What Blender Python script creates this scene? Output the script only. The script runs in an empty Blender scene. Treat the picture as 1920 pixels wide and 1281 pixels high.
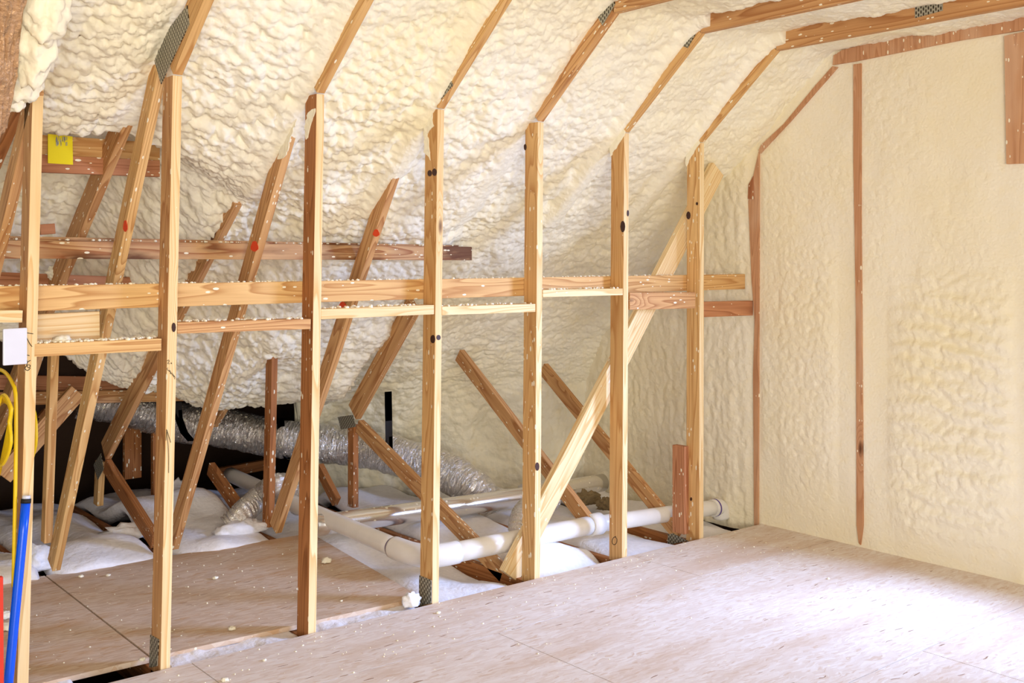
import bpy, bmesh, math, random
import numpy as np
from mathutils import Vector, Matrix
random.seed(7)
C = bpy.context.scene
COL = C.collection
# ------------------------------------------------------------------ camera (solved from the studs and the gable wall)
F, YAW, PITCH, ROLL, SY, H = 1970.59, 0.87339, 0.03735, 0.00869, -210.94, 1.5275
_f = Vector((math.cos(YAW)*math.cos(PITCH), math.sin(YAW)*math.cos(PITCH), math.sin(PITCH)))
_r = Vector((math.sin(YAW), -math.cos(YAW), 0)); _u = _r.cross(_f)
RT = math.cos(ROLL)*_r + math.sin(ROLL)*_u
UP = -math.sin(ROLL)*_r + math.cos(ROLL)*_u
cam = bpy.data.cameras.new('camera'); co = bpy.data.objects.new('camera', cam); COL.objects.link(co)
cam.sensor_width = 36; cam.lens = F/1920*36; cam.shift_y = SY/1920; cam.clip_start = 0.05
M = Matrix((RT, UP, -_f)).transposed().to_4x4(); M.translation = (0, 0, H)
co.matrix_world = M; C.camera = co
# ------------------------------------------------------------------ view, world, lights
C.view_settings.view_transform = 'Standard'; C.view_settings.look = 'None'
C.view_settings.gamma = 1; C.view_settings.use_curve_mapping = False
C.view_settings.exposure = 0.05
W = bpy.data.worlds.new('world'); C.world = W; W.use_nodes = True
W.node_tree.nodes['Background'].inputs[0].default_value = (1.0, 0.95, 0.88, 1)
W.node_tree.nodes['Background'].inputs[1].default_value = 0.92
X = [None, 1.074, 1.583, 2.210, 2.843, 3.462, 4.081, 4.708, 5.266]
D = 3.937; X8 = X[8]; DEP = 0.097
def area(name, loc, aim, sx, sy, power, col):
    l = bpy.data.lights.new(name, 'AREA'); l.shape = 'RECTANGLE'; l.size = sx; l.size_y = sy; l.energy = power; l.color = col
    o = bpy.data.objects.new(name, l); COL.objects.link(o); o.location = loc
    o.rotation_euler = (Vector(aim)-Vector(loc)).to_track_quat('-Z', 'Y').to_euler(); return o
area('window_daylight', (X8+1.25, 0.35, 2.0), (3.6, 3.7, 0.95), 1.8, 1.2, 740, (0.40, 0.56, 1.0))
area('rear_fill_light', (-0.6, -2.6, 1.3), (2.0, 4.0, 2.0), 2.6, 1.8, 235, (1.0, 0.93, 0.80))  # added warm fill from behind the camera, no window modelled there

# ------------------------------------------------------------------ pixels onto planes of the place
def ray(px, py):
    return _f + (px-960)/F*RT + (640.5+SY-py)/F*UP
def pX(px, py, x): d = ray(px, py); t = x/d.x; return Vector((0, 0, H)) + d*t
def pY(px, py, y): d = ray(px, py); t = y/d.y; return Vector((0, 0, H)) + d*t
def pZ(px, py, z): d = ray(px, py); t = (z-H)/d.z; return Vector((0, 0, H)) + d*t

# ------------------------------------------------------------------ materials
def nt(name):
    m = bpy.data.materials.new(name); m.use_nodes = True; t = m.node_tree
    return m, t, t.nodes['Principled BSDF']
class N:
    def __init__(s, t): s.t = t
    def n(s, typ, ins=None, **kw):
        x = s.t.nodes.new(typ)
        for k, v in kw.items(): setattr(x, k, v)
        for k, v in (ins or {}).items():
            if hasattr(v, 'is_linked') or isinstance(v, bpy.types.NodeSocket): s.t.links.new(v, x.inputs[k])
            else: x.inputs[k].default_value = v
        return x
    def math(s, op, a, b=0.0, c=None):
        x = s.n('ShaderNodeMath', {0: a, 1: b}, operation=op)
        if c is not None: x.inputs[2].default_value = c
        return x.outputs[0]
    def ramp(s, f, pts, interp='LINEAR'):
        x = s.n('ShaderNodeValToRGB', {0: f}); x.color_ramp.interpolation = interp
        e = x.color_ramp.elements
        while len(e) < len(pts): e.new(0.5)
        for i, (p, c) in enumerate(pts):
            e[i].position = p; e[i].color = (*c, 1) if len(c) == 3 else c
        return x.outputs[0]
    def mix(s, f, a, b, mode='MIX'):
        x = s.n('ShaderNodeMix', data_type='RGBA', blend_type=mode)
        for i, v in ((0, f), (6, a), (7, b)):
            if isinstance(v, bpy.types.NodeSocket): s.t.links.new(v, x.inputs[i])
            elif isinstance(v, (int, float)): x.inputs[i].default_value = v
            else: x.inputs[i].default_value = (*v, 1) if len(v) == 3 else v
        return x.outputs[2]
    def bump(s, h, st, dist, nrm=None):
        x = s.n('ShaderNodeBump', {'Height': h, 'Strength': st, 'Distance': dist})
        if nrm is not None: s.t.links.new(nrm, x.inputs['Normal'])
        return x.outputs[0]
def srgb(r, g, b):
    f = lambda c: (c/255/12.92 if c/255 <= .04045 else ((c/255+.055)/1.055)**2.4)
    return (f(r), f(g), f(b))
FOAMC = srgb(247, 239, 214)
def wood(name, light, dark, speck=0.3, rough=0.6, stain=0.0, staincol=(0.2, 0.06, 0.02)):
    m, t, b = nt(name); g = N(t)
    tc = g.n('ShaderNodeTexCoord'); oi = g.n('ShaderNodeObjectInfo')
    off = g.n('ShaderNodeVectorMath', {0: oi.outputs['Random'], 1: (7.3, 3.1, 17.7)}, operation='MULTIPLY')
    v = g.n('ShaderNodeVectorMath', {0: tc.outputs['Object'], 1: off.outputs[0]}, operation='ADD').outputs[0]
    mp = g.n('ShaderNodeMapping', {0: v, 3: (1, 1, 0.07)}).outputs[0]
    warp = g.n('ShaderNodeTexNoise', {'Vector': mp, 'Scale': 7.0, 'Detail': 2.0})
    # knots
    mk = g.n('ShaderNodeMapping', {0: v, 3: (6, 6, 1.9)}).outputs[0]
    vo = g.n('ShaderNodeTexVoronoi', {'Vector': mk, 'Scale': 1.0, 'Randomness': 1.0})
    kn = g.math('MULTIPLY', g.math('GREATER_THAN', g.n('ShaderNodeSeparateColor', {0: vo.outputs['Color']}).outputs[0], 0.55), 1.0)
    kd = vo.outputs['Distance']
    ring = g.math('ADD', g.math('MULTIPLY', warp.outputs[0], 1.0),
                  g.math('MULTIPLY', g.math('MULTIPLY', g.ramp(kd, [(0.0, (1, 1, 1)), (0.35, (0, 0, 0))], 'EASE'), kn), 0.22))
    rr = g.math('FRACT', g.math('MULTIPLY', ring, 17.0))
    line = g.ramp(rr, [(0.0, (0, 0, 0)), (0.55, (0.35, 0.35, 0.35)), (0.9, (1, 1, 1)), (1.0, (0, 0, 0))])
    col = g.mix(g.math('MULTIPLY', line, 0.85), light, dark)
    tone = g.n('ShaderNodeTexNoise', {'Vector': mp, 'Scale': 3.0, 'Detail': 3.0}).outputs[0]
    col = g.mix(g.ramp(tone, [(0.35, (0, 0, 0)), (0.75, (.55, .55, .55))]), col, dark)
    fine = g.n('ShaderNodeTexNoise', {'Vector': g.n('ShaderNodeMapping', {0: v, 3: (1, 1, 0.02)}).outputs[0], 'Scale': 260.0, 'Detail': 2.0}).outputs[0]
    col = g.mix(g.ramp(fine, [(0.45, (0, 0, 0)), (0.8, (.35, .35, .35))]), col, dark)
    kmask = g.math('MULTIPLY', g.ramp(kd, [(0.075, (1, 1, 1)), (0.12, (0, 0, 0))]), kn)
    col = g.mix(kmask, col, (0.14, 0.05, 0.02))
    if stain:
        st = g.n('ShaderNodeTexNoise', {'Vector': g.n('ShaderNodeMapping', {0: v, 3: (1, 1, .35)}).outputs[0], 'Scale': 6.0, 'Detail': 4.0}).outputs[0]
        col = g.mix(g.ramp(st, [(0.5, (0, 0, 0)), (0.62, (stain,)*3)]), col, staincol)
    if speck:
        v2 = g.n('ShaderNodeMapping', {0: v, 3: (1, 1, .4)}).outputs[0]
        vs = g.n('ShaderNodeTexVoronoi', {'Vector': v2, 'Scale': 75.0})
        rnd = g.n('ShaderNodeSeparateColor', {0: vs.outputs['Color']})
        dens = g.n('ShaderNodeTexNoise', {'Vector': v, 'Scale': 4.0, 'Detail': 2.0}).outputs[0]
        size = g.math('MULTIPLY', g.math('POWER', rnd.outputs[1], 3.0), 0.42)
        on = g.math('GREATER_THAN', g.math('ADD', g.math('MULTIPLY', dens, 0.8), g.math('MULTIPLY', rnd.outputs[0], 0.6)), 1.02-speck*0.55)
        s = g.math('MULTIPLY', g.math('LESS_THAN', vs.outputs['Distance'], size), on)
        col = g.mix(s, col, FOAMC)
        t.links.new(g.bump(g.math('ADD', s, g.math('MULTIPLY', fine, 0.12)), 0.6, 0.003), b.inputs['Normal'])
    t.links.new(col, b.inputs['Base Color']); b.inputs['Roughness'].default_value = rough
    b.inputs['Specular IOR Level'].default_value = 0.25
    return m
PALE = wood('pine_pale', srgb(250, 230, 184), srgb(222, 176, 110), 0.12)
GOLD = wood('pine_golden', srgb(236, 196, 134), srgb(184, 128, 70), 0.35)
ORNG = wood('pine_orange', srgb(224, 178, 122), srgb(164, 106, 60), 0.62)
BROWN = wood('pine_brown', srgb(190, 128, 76), srgb(132, 78, 38), 0.85)
RED = wood('pine_red', srgb(208, 148, 106), srgb(152, 92, 58), 0.5)
DUSTY = wood('pine_dusty', srgb(212, 164, 124), srgb(178, 124, 86), 0.35, stain=.4, staincol=srgb(215, 180, 150))
BARK = wood('pine_waney', srgb(228, 190, 140), srgb(150, 84, 44), 0.7, stain=.9, staincol=srgb(92, 52, 28))

def foam_mat(name, base, deep, bscale=1.0, bstr=0.5):
    m, t, b = nt(name); g = N(t); tc = g.n('ShaderNodeTexCoord')
    v = tc.outputs['Object']
    lo = g.n('ShaderNodeTexNoise', {'Vector': v, 'Scale': 1.3, 'Detail': 4.0}).outputs[0]
    hi = g.n('ShaderNodeTexNoise', {'Vector': v, 'Scale': 14.0, 'Detail': 3.0}).outputs[0]
    c = g.mix(g.ramp(lo, [(0.4, (0, 0, 0)), (0.68, (.6, .6, .6))]), base, deep)
    c = g.mix(g.ramp(hi, [(0.5, (0, 0, 0)), (0.75, (.35, .35, .35))]), c, deep)
    t.links.new(c, b.inputs['Base Color'])
    wv = g.n('ShaderNodeTexNoise', {'Vector': v, 'Scale': 12.0}).outputs['Color']
    v2 = g.n('ShaderNodeVectorMath', {0: v, 1: g.n('ShaderNodeVectorMath', {0: wv, 1: (.03, .03, .03)}, operation='MULTIPLY').outputs[0]}, operation='ADD').outputs[0]
    vo = g.n('ShaderNodeTexVoronoi', {'Vector': v2, 'Scale': 60.0*bscale}, feature='SMOOTH_F1').outputs['Distance']
    n2 = g.n('ShaderNodeTexNoise', {'Vector': v, 'Scale': 120.0, 'Detail': 2.0}).outputs[0]
    h = g.math('ADD', g.math('MULTIPLY', vo, -1.0), g.math('MULTIPLY', n2, 0.08))
    t.links.new(g.bump(h, bstr, 0.009), b.inputs['Normal'])
    b.inputs['Roughness'].default_value = 0.55; b.inputs['Specular IOR Level'].default_value = 0.3
    return m
FOAM = foam_mat('spray_foam', srgb(252, 248, 232), srgb(250, 238, 196), 1.0, .4)
FOAMW = foam_mat('spray_foam_gable', srgb(246, 238, 216), srgb(245, 232, 192), 1.2, 0.3)
FOAMY = foam_mat('spray_foam_yellow', srgb(246, 236, 190), srgb(240, 220, 140))

def osb(name, a, bcol, streak):
    m, t, b = nt(name); g = N(t); v = g.n('ShaderNodeTexCoord').outputs['Object']
    w = g.n('ShaderNodeTexNoise', {'Vector': v, 'Scale': 9.0, 'Detail': 2.0}).outputs['Color']
    vv = g.n('ShaderNodeVectorMath', {0: v, 1: g.n('ShaderNodeVectorMath', {0: w, 1: (.05, .05, .05)}, operation='MULTIPLY').outputs[0]}, operation='ADD').outputs[0]
    f1 = g.n('ShaderNodeTexVoronoi', {'Vector': g.n('ShaderNodeMapping', {0: vv, 2: (0, 0, .35), 3: (20, 95, 30)}).outputs[0], 'Scale': 1.0})
    f2 = g.n('ShaderNodeTexVoronoi', {'Vector': g.n('ShaderNodeMapping', {0: vv, 2: (0, 0, -.5), 3: (26, 120, 30)}).outputs[0], 'Scale': 1.0})
    r1 = g.n('ShaderNodeSeparateColor', {0: f1.outputs['Color']}).outputs[0]
    r2 = g.n('ShaderNodeSeparateColor', {0: f2.outputs['Color']}).outputs[0]
    c = g.mix(g.math('MULTIPLY', r1, 0.75), a, bcol)
    c = g.mix(g.ramp(r2, [(0.86, (0, 0, 0)), (1.0, (.55, .55, .55))]), c, streak)
    big = g.n('ShaderNodeTexNoise', {'Vector': g.n('ShaderNodeMapping', {0: v, 3: (.5, 2.4, 1)}).outputs[0], 'Scale': 1.5, 'Detail': 5.0}).outputs[0]
    c = g.mix(g.ramp(big, [(0.5, (0, 0, 0)), (0.7, (.7, .7, .7))]), c, streak)
    f3 = g.n('ShaderNodeTexVoronoi', {'Vector': g.n('ShaderNodeMapping', {0: vv, 2: (0, 0, .15), 3: (9, 75, 30)}).outputs[0], 'Scale': 1.3})
    r3 = g.n('ShaderNodeSeparateColor', {0: f3.outputs['Color']}).outputs[1]
    c = g.mix(g.math('MULTIPLY', g.math('GREATER_THAN', r3, .975), g.math('LESS_THAN', f3.outputs['Distance'], .3)), c, srgb(158, 124, 98))
    # fallen foam dust
    vs = g.n('ShaderNodeTexVoronoi', {'Vector': v, 'Scale': 38.0}); rs = g.n('ShaderNodeSeparateColor', {0: vs.outputs['Color']})
    s = g.math('MULTIPLY', g.math('LESS_THAN', vs.outputs['Distance'], g.math('MULTIPLY', g.math('POWER', rs.outputs[1], 4.0), 0.22)), g.math('GREATER_THAN', rs.outputs[0], 0.6))
    c = g.mix(s, c, FOAMC)
    t.links.new(c, b.inputs['Base Color'])
    fine = g.n('ShaderNodeTexNoise', {'Vector': g.n('ShaderNodeMapping', {0: vv, 3: (1, 4, 1)}).outputs[0], 'Scale': 70.0, 'Detail': 3.0}).outputs[0]
    t.links.new(g.bump(g.math('ADD', fine, g.math('MULTIPLY', r1, .4)), 0.35, 0.002), b.inputs['Normal'])
    b.inputs['Roughness'].default_value = 0.6; b.inputs['Specular IOR Level'].default_value = 0.3
    return m
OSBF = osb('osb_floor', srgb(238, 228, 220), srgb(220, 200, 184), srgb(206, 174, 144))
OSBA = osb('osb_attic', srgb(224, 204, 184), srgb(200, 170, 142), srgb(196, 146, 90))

def plain(name, col, rough=.5, metal=0.0, bump=None, spec=.4):
    m, t, b = nt(name); g = N(t); v = g.n('ShaderNodeTexCoord').outputs['Object']
    n = g.n('ShaderNodeTexNoise', {'Vector': v, 'Scale': (bump or (9,))[0], 'Detail': 4.0}).outputs[0]
    c = g.mix(g.ramp(n, [(0.3, (0, 0, 0)), (0.75, (.3, .3, .3))]), col, tuple(x*.72 for x in col))
    t.links.new(c, b.inputs['Base Color']); b.inputs['Roughness'].default_value = rough; b.inputs['Metallic'].default_value = metal
    b.inputs['Specular IOR Level'].default_value = spec
    if bump: t.links.new(g.bump(n, bump[1], bump[2]), b.inputs['Normal'])
    return m
BATT = plain('white_fibre', srgb(250, 248, 250), .95, 0, (40, .5, .012), .1)
DECK = plain('dark_sheathing', srgb(70, 50, 36), .8, 0, (30, .3, .005))
PVC = plain('white_pvc', srgb(246, 242, 236), .3)
WHITE = plain('white_plastic', srgb(228, 230, 246), .35)
BLUE = plain('blue_pipe', srgb(6, 90, 240), .25)
BLACK = plain('black_strap', srgb(22, 20, 22), .6)
YEL = plain('yellow_cable', srgb(245, 205, 20), .4)
YELTAG = plain('yellow_paper', srgb(250, 232, 20), .6)
REDP = plain('red_paint', srgb(225, 60, 40), .5)
SPRAY = plain('orange_spray_mark', srgb(245, 80, 36), .7)
INK = plain('black_ink', srgb(30, 22, 18), .7)
DARKK = plain('dark_knot', srgb(62, 30, 16), .5)
KRAFT = plain('brown_kraft', srgb(205, 165, 125), .35, .25, (40, .8, .02))
ASH = plain('grey_fibre_clump', srgb(150, 130, 95), .9, 0, (60, .9, .02))
def foil(name, scale, st):
    m, t, b = nt(name); g = N(t); v = g.n('ShaderNodeTexCoord').outputs['UV']
    mp = g.n('ShaderNodeMapping', {0: v, 3: scale}).outputs[0]
    n = g.n('ShaderNodeTexNoise', {'Vector': mp, 'Scale': 5.0, 'Detail': 5.0, 'Distortion': 1.2}).outputs[0]
    o = g.n('ShaderNodeTexCoord').outputs['Object']
    vs = g.n('ShaderNodeTexVoronoi', {'Vector': o, 'Scale': 42.0}); rs = g.n('ShaderNodeSeparateColor', {0: vs.outputs['Color']})
    geo = g.n('ShaderNodeNewGeometry'); nz = g.n('ShaderNodeSeparateXYZ', {0: geo.outputs['Normal']}).outputs[2]
    s = g.math('MULTIPLY', g.math('LESS_THAN', vs.outputs['Distance'], g.math('MULTIPLY', rs.outputs[1], 0.38)),
               g.math('GREATER_THAN', g.math('ADD', g.math('MULTIPLY', nz, .35), rs.outputs[0]), 0.82))
    c = g.mix(s, srgb(236, 234, 230), FOAMC)
    t.links.new(c, b.inputs['Base Color'])
    t.links.new(g.math('MULTIPLY', g.math('SUBTRACT', 1.0, s), .85), b.inputs['Metallic'])
    t.links.new(g.math('ADD', .2, g.math('MULTIPLY', s, .5)), b.inputs['Roughness'])
    t.links.new(g.bump(g.math('ADD', n, g.math('MULTIPLY', s, .6)), st, 0.035), b.inputs['Normal'])
    return m
FOIL = foil('crinkled_foil', (1.0, 3.2, 1), 1.0)
FOILS = foil('ribbed_foil', (8, 8, 1), .4)
SHEET = foil('sheet_metal', (2, 2, 1), .008)
def plate_mat():
    m, t, b = nt('toothed_plate'); g = N(t); v = g.n('ShaderNodeTexCoord').outputs['Object']
    sp = g.n('ShaderNodeSeparateXYZ', {0: v})
    a = g.math('FRACT', g.math('MULTIPLY', sp.outputs[1], 80.0)); c_ = g.math('FRACT', g.math('ADD', g.math('MULTIPLY', sp.outputs[2], 40.0), g.math('MULTIPLY', g.math('FLOOR', g.math('MULTIPLY', sp.outputs[1], 80.0)), .5)))
    slot = g.math('MULTIPLY', g.math('LESS_THAN', g.math('ABSOLUTE', g.math('SUBTRACT', a, .5)), .27), g.math('LESS_THAN', g.math('ABSOLUTE', g.math('SUBTRACT', c_, .5)), .3))
    t.links.new(g.mix(slot, srgb(172, 168, 150), srgb(52, 44, 34)), b.inputs['Base Color'])
    b.inputs['Metallic'].default_value = .35; b.inputs['Roughness'].default_value = .5
    t.links.new(g.bump(g.math('SUBTRACT', 1.0, slot), .8, .002), b.inputs['Normal'])
    return m
PLATE = plate_mat()

# ------------------------------------------------------------------ helpers
def link(name, me, mat, parent=None, mw=None):
    o = bpy.data.objects.new(name, me); COL.objects.link(o)
    if mat is not None and not me.materials: me.materials.append(mat)
    mw = mw or Matrix.Identity(4)
    if parent is not None:
        o.parent = parent; o.matrix_local = world(parent).inverted() @ mw
    else: o.matrix_local = mw
    o['_mw'] = [x for r in mw for x in r]
    return o
def world(o):
    v = o.get('_mw')
    return Matrix([list(v[i*4:i*4+4]) for i in range(4)]) if v else Matrix.Translation(o.location)
def tag(o, label, cat, group=None, kind=None):
    if label: o['label'] = label
    if cat: o['category'] = cat
    if group: o['group'] = group
    if kind: o['kind'] = kind
    return o
def empty(name, loc, label, cat, group=None):
    o = bpy.data.objects.new(name, None); COL.objects.link(o); o.location = loc; o.empty_display_size = .1
    return tag(o, label, cat, group)
def origin(me, c):
    me.transform(Matrix.Translation(-Vector(c)))
def box_mesh(lo, hi, bev=0.003, cuts=0):
    bm = bmesh.new(); bmesh.ops.create_cube(bm, size=1)
    for v in bm.verts:
        v.co = Vector([lo[i] + (v.co[i]+.5)*(hi[i]-lo[i]) for i in range(3)])
    if bev: bmesh.ops.bevel(bm, geom=bm.edges[:], offset=bev, segments=2, affect='EDGES', profile=.6)
    me = bpy.data.meshes.new('m'); bm.to_mesh(me); bm.free(); return me
def bar(name, p0, p1, tdir, thick, ddir, depth, mat, parent=None, bev=.0025, ext=0.0):
    """board whose one long edge runs p0->p1; it is `thick` along tdir and `depth` along ddir"""
    p0 = Vector(p0); p1 = Vector(p1); z = (p1-p0); L = z.length; z.normalize()
    if abs(ext) > 0: p0 = p0 - z*ext; L += 2*ext
    y = Vector(ddir); y = (y - z*y.dot(z)).normalized(); x = y.cross(z).normalized()
    s = 1 if x.dot(Vector(tdir)) > 0 else -1
    lo = (0 if s > 0 else -thick, 0, 0); hi = (thick if s > 0 else 0, depth, L)
    c = Vector(((lo[0]+hi[0])/2, depth/2, 0))
    me = box_mesh([a-b for a, b in zip(lo, c)], [a-b for a, b in zip(hi, c)], bev)
    Mw = Matrix((x, y, z)).transposed().to_4x4(); Mw.translation = p0 + x*c.x + y*c.y
    return link(name, me, mat, parent, Mw)
def tube_mesh(pts, rad, seg=24, step=.02, rfun=None, cap=True, wall=False):
    pts = [Vector(p) for p in pts]
    # catmull-rom resample
    P = [pts[0]*2-pts[1]] + pts + [pts[-1]*2-pts[-2]]; out = []
    for i in range(1, len(P)-2):
        n = max(2, int((P[i+1]-P[i]).length/step))
        for k in range(n):
            t = k/n; a, b, c, d = P[i-1], P[i], P[i+1], P[i+2]
            out.append(.5*((2*b)+(-a+c)*t+(2*a-5*b+4*c-d)*t*t+(-a+3*b-3*c+d)*t**3))
    out.append(pts[-1])
    bm = bmesh.new(); uv = bm.loops.layers.uv.new('uv'); rings = []; s = 0; ref = None; ss = []
    for i, p in enumerate(out):
        d = (out[min(i+1, len(out)-1)]-out[max(i-1, 0)]).normalized()
        if ref is None: ref = Vector((0, 0, 1)) if abs(d.z) < .9 else Vector((1, 0, 0))
        ref = (ref-d*ref.dot(d)).normalized(); b2 = d.cross(ref)
        if i: s += (p-out[i-1]).length
        ss.append(s)
        ring = []
        for k in range(seg):
            a = 2*math.pi*k/seg; r = rad*(rfun(s, a) if rfun else 1)
            ring.append(bm.verts.new(p+(ref*math.cos(a)+b2*math.sin(a))*r))
        rings.append(ring)
    for i in range(len(rings)-1):
        for k in range(seg):
            f = bm.faces.new((rings[i][k], rings[i][(k+1) % seg], rings[i+1][(k+1) % seg], rings[i+1][k])); f.smooth = True
            us = (k/seg, (k+1)/seg, (k+1)/seg, k/seg); vs = (ss[i], ss[i], ss[i+1], ss[i+1])
            for l, u, w in zip(f.loops, us, vs): l[uv].uv = (u*rad*6.28*3, w*3)
    if cap:
        bm.faces.new(rings[0][::-1]); bm.faces.new(rings[-1])
    bmesh.ops.recalc_face_normals(bm, faces=bm.faces[:])
    me = bpy.data.meshes.new('m'); bm.to_mesh(me); bm.free(); return me
def tube(name, pts, rad, mat, parent=None, **kw):
    me = tube_mesh(pts, rad, **kw); c = Vector(pts[0]); origin(me, c)
    return link(name, me, mat, parent, Matrix.Translation(c))
def poly_mesh(pts, nrm, th):
    bm = bmesh.new(); n = Vector(nrm).normalized()
    a = [bm.verts.new(Vector(p)) for p in pts]; b = [bm.verts.new(Vector(p)+n*th) for p in pts]
    bm.faces.new(a); bm.faces.new(b[::-1])
    for i in range(len(a)): j = (i+1) % len(a); bm.faces.new((a[i], b[i], b[j], a[j]))
    bmesh.ops.recalc_face_normals(bm, faces=bm.faces[:])
    me = bpy.data.meshes.new('m'); bm.to_mesh(me); bm.free(); return me
def polyobj(name, pts, nrm, th, mat, parent=None):
    me = poly_mesh(pts, nrm, th); c = Vector(pts[0]); origin(me, c)
    return link(name, me, mat, parent, Matrix.Translation(c))
def blob(name, c, size, mat, parent=None, seed=0, sub=3, rough=.35, freq=2.2, squash_bottom=True):
    bm = bmesh.new(); bmesh.ops.create_icosphere(bm, subdivisions=sub, radius=1)
    from mathutils import noise
    for v in bm.verts:
        o = Vector((seed*3.1, seed*1.7, seed*.9))
        k = 1+rough*noise.noise(v.co*freq+o)+rough*.5*noise.noise(v.co*freq*2.6+o)
        v.co = v.co*k
        if squash_bottom and v.co.z < -.45: v.co.z = -.45
        v.co = Vector([v.co[i]*size[i] for i in range(3)])
    for f in bm.faces: f.smooth = True
    me = bpy.data.meshes.new('m'); bm.to_mesh(me); bm.free()
    return link(name, me, mat, parent, Matrix.Translation(Vector(c)))

# ---- numpy noise
_rs = np.random.RandomState(11); TAB = _rs.rand(256, 256, 4)
def vn(x, y, s=0):
    xi = np.floor(x).astype(int); yi = np.floor(y).astype(int); fx = x-xi; fy = y-yi
    fx = fx*fx*(3-2*fx); fy = fy*fy*(3-2*fy); T = lambda a, b: TAB[(a+s*37) & 255, (b+s*91) & 255, 0]
    return (T(xi, yi)*(1-fx)+T(xi+1, yi)*fx)*(1-fy)+(T(xi, yi+1)*(1-fx)+T(xi+1, yi+1)*fx)*fy
def fbm(x, y, s=0, o=4):
    r = 0; a = .5
    for i in range(o): r = r+a*vn(x*2**i, y*2**i, s+i*5); a *= .5
    return r
def worley(x, y, s=0):
    xi = np.floor(x).astype(int); yi = np.floor(y).astype(int); best = np.full(x.shape, 9.0)
    for dx in (-1, 0, 1):
        for dy in (-1, 0, 1):
            cx = xi+dx; cy = yi+dy; t = TAB[(cx+s*53) & 255, (cy+s*29) & 255]
            d = (cx+t[..., 1]-x)**2+(cy+t[..., 2]-y)**2; best = np.minimum(best, d)
    return np.sqrt(best)
def lumps(u, v, cell, aniso=1.0, s=0):
    wu = u+cell*1.3*(fbm(u/cell*.5, v/cell*.5, s+1, 2)-.5); wv = v+cell*1.3*(fbm(u/cell*.5, v/cell*.5, s+2, 2)-.5)
    f = worley(wu/(cell*aniso), wv/cell, s)
    return 1-np.clip(f, 0, 1.1)**2
def grid_obj(name, Pn, mask, mat, label=None, kind='structure', mean=True):
    """Pn: (n,m,3) points; mask (n-1,m-1) faces kept"""
    n, m = Pn.shape[:2]; idx = np.arange(n*m).reshape(n, m)
    q = np.stack([idx[:-1, :-1], idx[1:, :-1], idx[1:, 1:], idx[:-1, 1:]], -1)[mask]
    me = bpy.data.meshes.new(name); me.vertices.add(n*m); me.vertices.foreach_set('co', Pn.reshape(-1).astype(np.float32))
    k = len(q); me.loops.add(k*4); me.loops.foreach_set('vertex_index', q.reshape(-1).astype(np.int32))
    me.polygons.add(k); me.polygons.foreach_set('loop_start', np.arange(k, dtype=np.int32)*4)
    me.update(calc_edges=True); me.polygons.foreach_set('use_smooth', np.ones(k, bool)); me.update()
    bm = bmesh.new(); bm.from_mesh(me); lv = [v for v in bm.verts if not v.link_faces]
    bmesh.ops.delete(bm, geom=lv, context='VERTS'); bm.to_mesh(me); bm.free()
    o = bpy.data.objects.new(name, me); COL.objects.link(o); me.materials.append(mat)
    if kind: o['kind'] = kind
    return o
def displace(B, h):
    du = np.gradient(B, axis=0); dv = np.gradient(B, axis=1); n = np.cross(du, dv)
    n /= np.linalg.norm(n, axis=-1, keepdims=True)+1e-12
    return B+n*h[..., None]

# ================================================================== STRUCTURE
# --- room floor: OSB sheets with open seams
def floor_mesh():
    bm = bmesh.new(); g = .0022
    rows = [(3.445, 3.93, [-3, 1.70, 4.14, X8+.02]), (2.225, 3.445, [-3, .39, 2.83, X8+.02]), (1.005, 2.225, [-3, 1.6, 4.04, X8+.02]), (-3.5, 1.005, [-3, .4, 2.8, X8+.02])]
    for y0, y1, xs in rows:
        for a, b in zip(xs[:-1], xs[1:]):
            r = bmesh.ops.create_cube(bm, size=1)
            for v in r['verts']:
                v.co = Vector(((a+g if v.co.x < 0 else b-g), (y0+g if v.co.y < 0 else y1-g), -.018 if v.co.z < 0 else 0))
    me = bpy.data.meshes.new('floor'); bm.to_mesh(me); bm.free(); return me
fl = link('floor', floor_mesh(), OSBF); fl['kind'] = 'structure'
for nm, lo, hi in [('trim_1', (-3, -3.5, -.30), (X8, 3.9, -.022)), ('trim_2', (-3, 3.9, -.36), (X8+.1, 8.2, -.16))]:
    o = link(nm, box_mesh(lo, hi, 0), DECK); o['kind'] = 'structure'

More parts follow.
